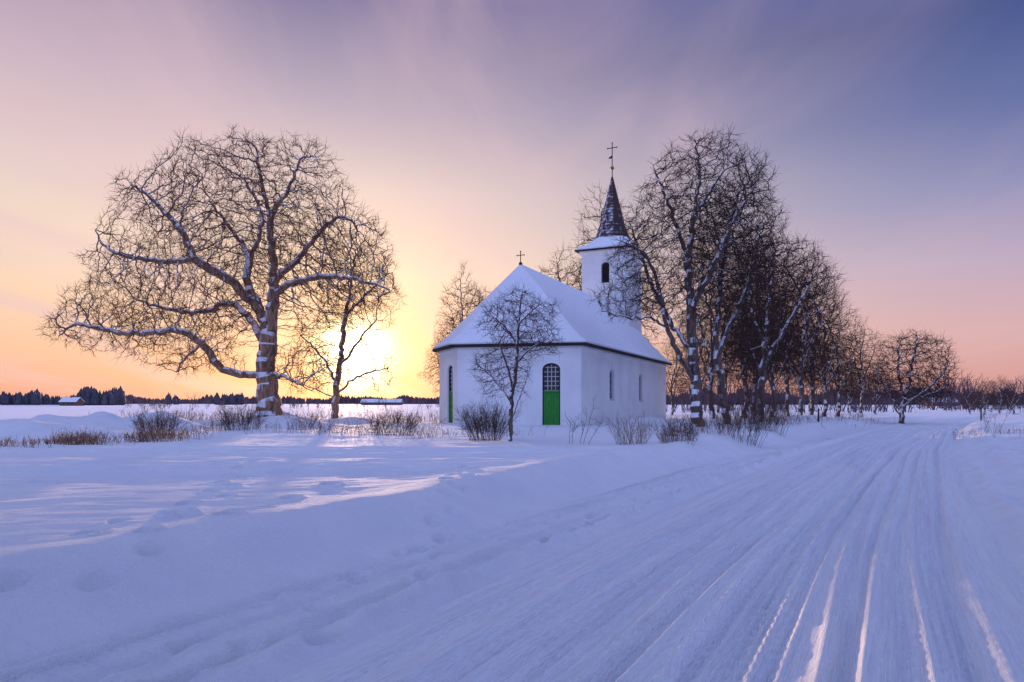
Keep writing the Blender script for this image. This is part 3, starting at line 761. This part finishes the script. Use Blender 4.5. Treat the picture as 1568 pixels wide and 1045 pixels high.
mp=nd(nt,'ShaderNodeMapping'); mp.inputs['Rotation'].default_value=(0,0,R(-7)); mp.inputs['Location'].default_value=(0.15,0,0); mp.inputs['Scale'].default_value=(1.5,0.36,1); nt.links.new(cmb.outputs[0],mp.inputs['Vector'])
cn=nd(nt,'ShaderNodeTexNoise'); cn.inputs['Scale'].default_value=1.2; cn.inputs['Detail'].default_value=8; cn.inputs['Distortion'].default_value=0.7
nt.links.new(mp.outputs[0],cn.inputs['Vector'])
cf=ramp(nt,cn.outputs['Fac'],[(0.40,(0,0,0)),(0.70,(1,1,1))],'EASE')
ma=nd(nt,'ShaderNodeMapRange',interpolation_type='SMOOTHSTEP'); nt.links.new(az,ma.inputs[0]); ma.inputs[1].default_value=0.45; ma.inputs[2].default_value=0.10; ma.inputs[3].default_value=0.25
cmask=math_(nt,'MULTIPLY',math_(nt,'MULTIPLY',cf,0.50),ma.outputs[0])
col=mixc(nt,cmask,col,s2l((228,192,200)))
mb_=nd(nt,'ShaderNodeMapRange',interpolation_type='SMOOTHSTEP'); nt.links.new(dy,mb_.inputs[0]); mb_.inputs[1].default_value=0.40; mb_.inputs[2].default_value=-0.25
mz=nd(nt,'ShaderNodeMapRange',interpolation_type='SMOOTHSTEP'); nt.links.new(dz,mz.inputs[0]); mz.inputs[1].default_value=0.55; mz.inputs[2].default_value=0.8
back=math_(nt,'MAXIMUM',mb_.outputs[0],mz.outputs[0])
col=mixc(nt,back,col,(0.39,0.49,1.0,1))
sd=Vector((math.sin(SUN_AZ)*math.cos(SUN_EL),math.cos(SUN_AZ)*math.cos(SUN_EL),math.sin(SUN_EL)))
dp=nd(nt,'ShaderNodeVectorMath',operation='DOT_PRODUCT'); nt.links.new(nrm.outputs[0],dp.inputs[0]); dp.inputs[1].default_value=sd
ang=math_(nt,'ARCCOSINE',math_(nt,'MINIMUM',dp.outputs['Value'],0.9999999))
def glow(width,power,colr,strg):
    t=math_(nt,'POWER',math_(nt,'DIVIDE',ang,width),power)
    e=math_(nt,'EXPONENT',math_(nt,'MULTIPLY',t,-1.0))
    n=nd(nt,'ShaderNodeVectorMath',operation='SCALE'); n.inputs[0].default_value=tuple(c*strg for c in colr); nt.links.new(e,n.inputs['Scale']); return n.outputs[0]
for gl_ in (glow(0.038,2.2,(1.0,0.85,0.50),7.0),glow(0.095,1.2,(1.0,0.50,0.12),0.95),glow(0.26,1.4,(0.9,0.50,0.22),0.14)):
    a=nd(nt,'ShaderNodeVectorMath',operation='ADD'); nt.links.new(col,a.inputs[0]); nt.links.new(gl_,a.inputs[1]); col=a.outputs[0]
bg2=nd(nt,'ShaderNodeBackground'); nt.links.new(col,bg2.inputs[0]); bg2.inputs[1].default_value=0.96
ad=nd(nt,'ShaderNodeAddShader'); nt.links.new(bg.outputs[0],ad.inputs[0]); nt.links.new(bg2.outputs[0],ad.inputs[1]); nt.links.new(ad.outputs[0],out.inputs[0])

sl=bpy.data.lights.new('sun','SUN'); sl.energy=5.0; sl.angle=R(0.9); sl.color=(1.0,0.64,0.42)
so=bpy.data.objects.new('sun',sl); scene.collection.objects.link(so)
so.rotation_euler=Vector(-sd).to_track_quat('-Z','Y').to_euler(); so.location=(-20,60,30)

cam=bpy.data.cameras.new('camera'); co=bpy.data.objects.new('camera',cam); scene.collection.objects.link(co)
co.location=(0,0,CAMH); co.rotation_euler=(R(90),0,0); cam.sensor_width=36; cam.lens=24.0
cam.shift_y=94.5/1568; cam.clip_end=12000; cam.clip_start=0.05
scene.camera=co
scene.view_settings.view_transform='Standard'; scene.view_settings.look='None'; scene.view_settings.exposure=0
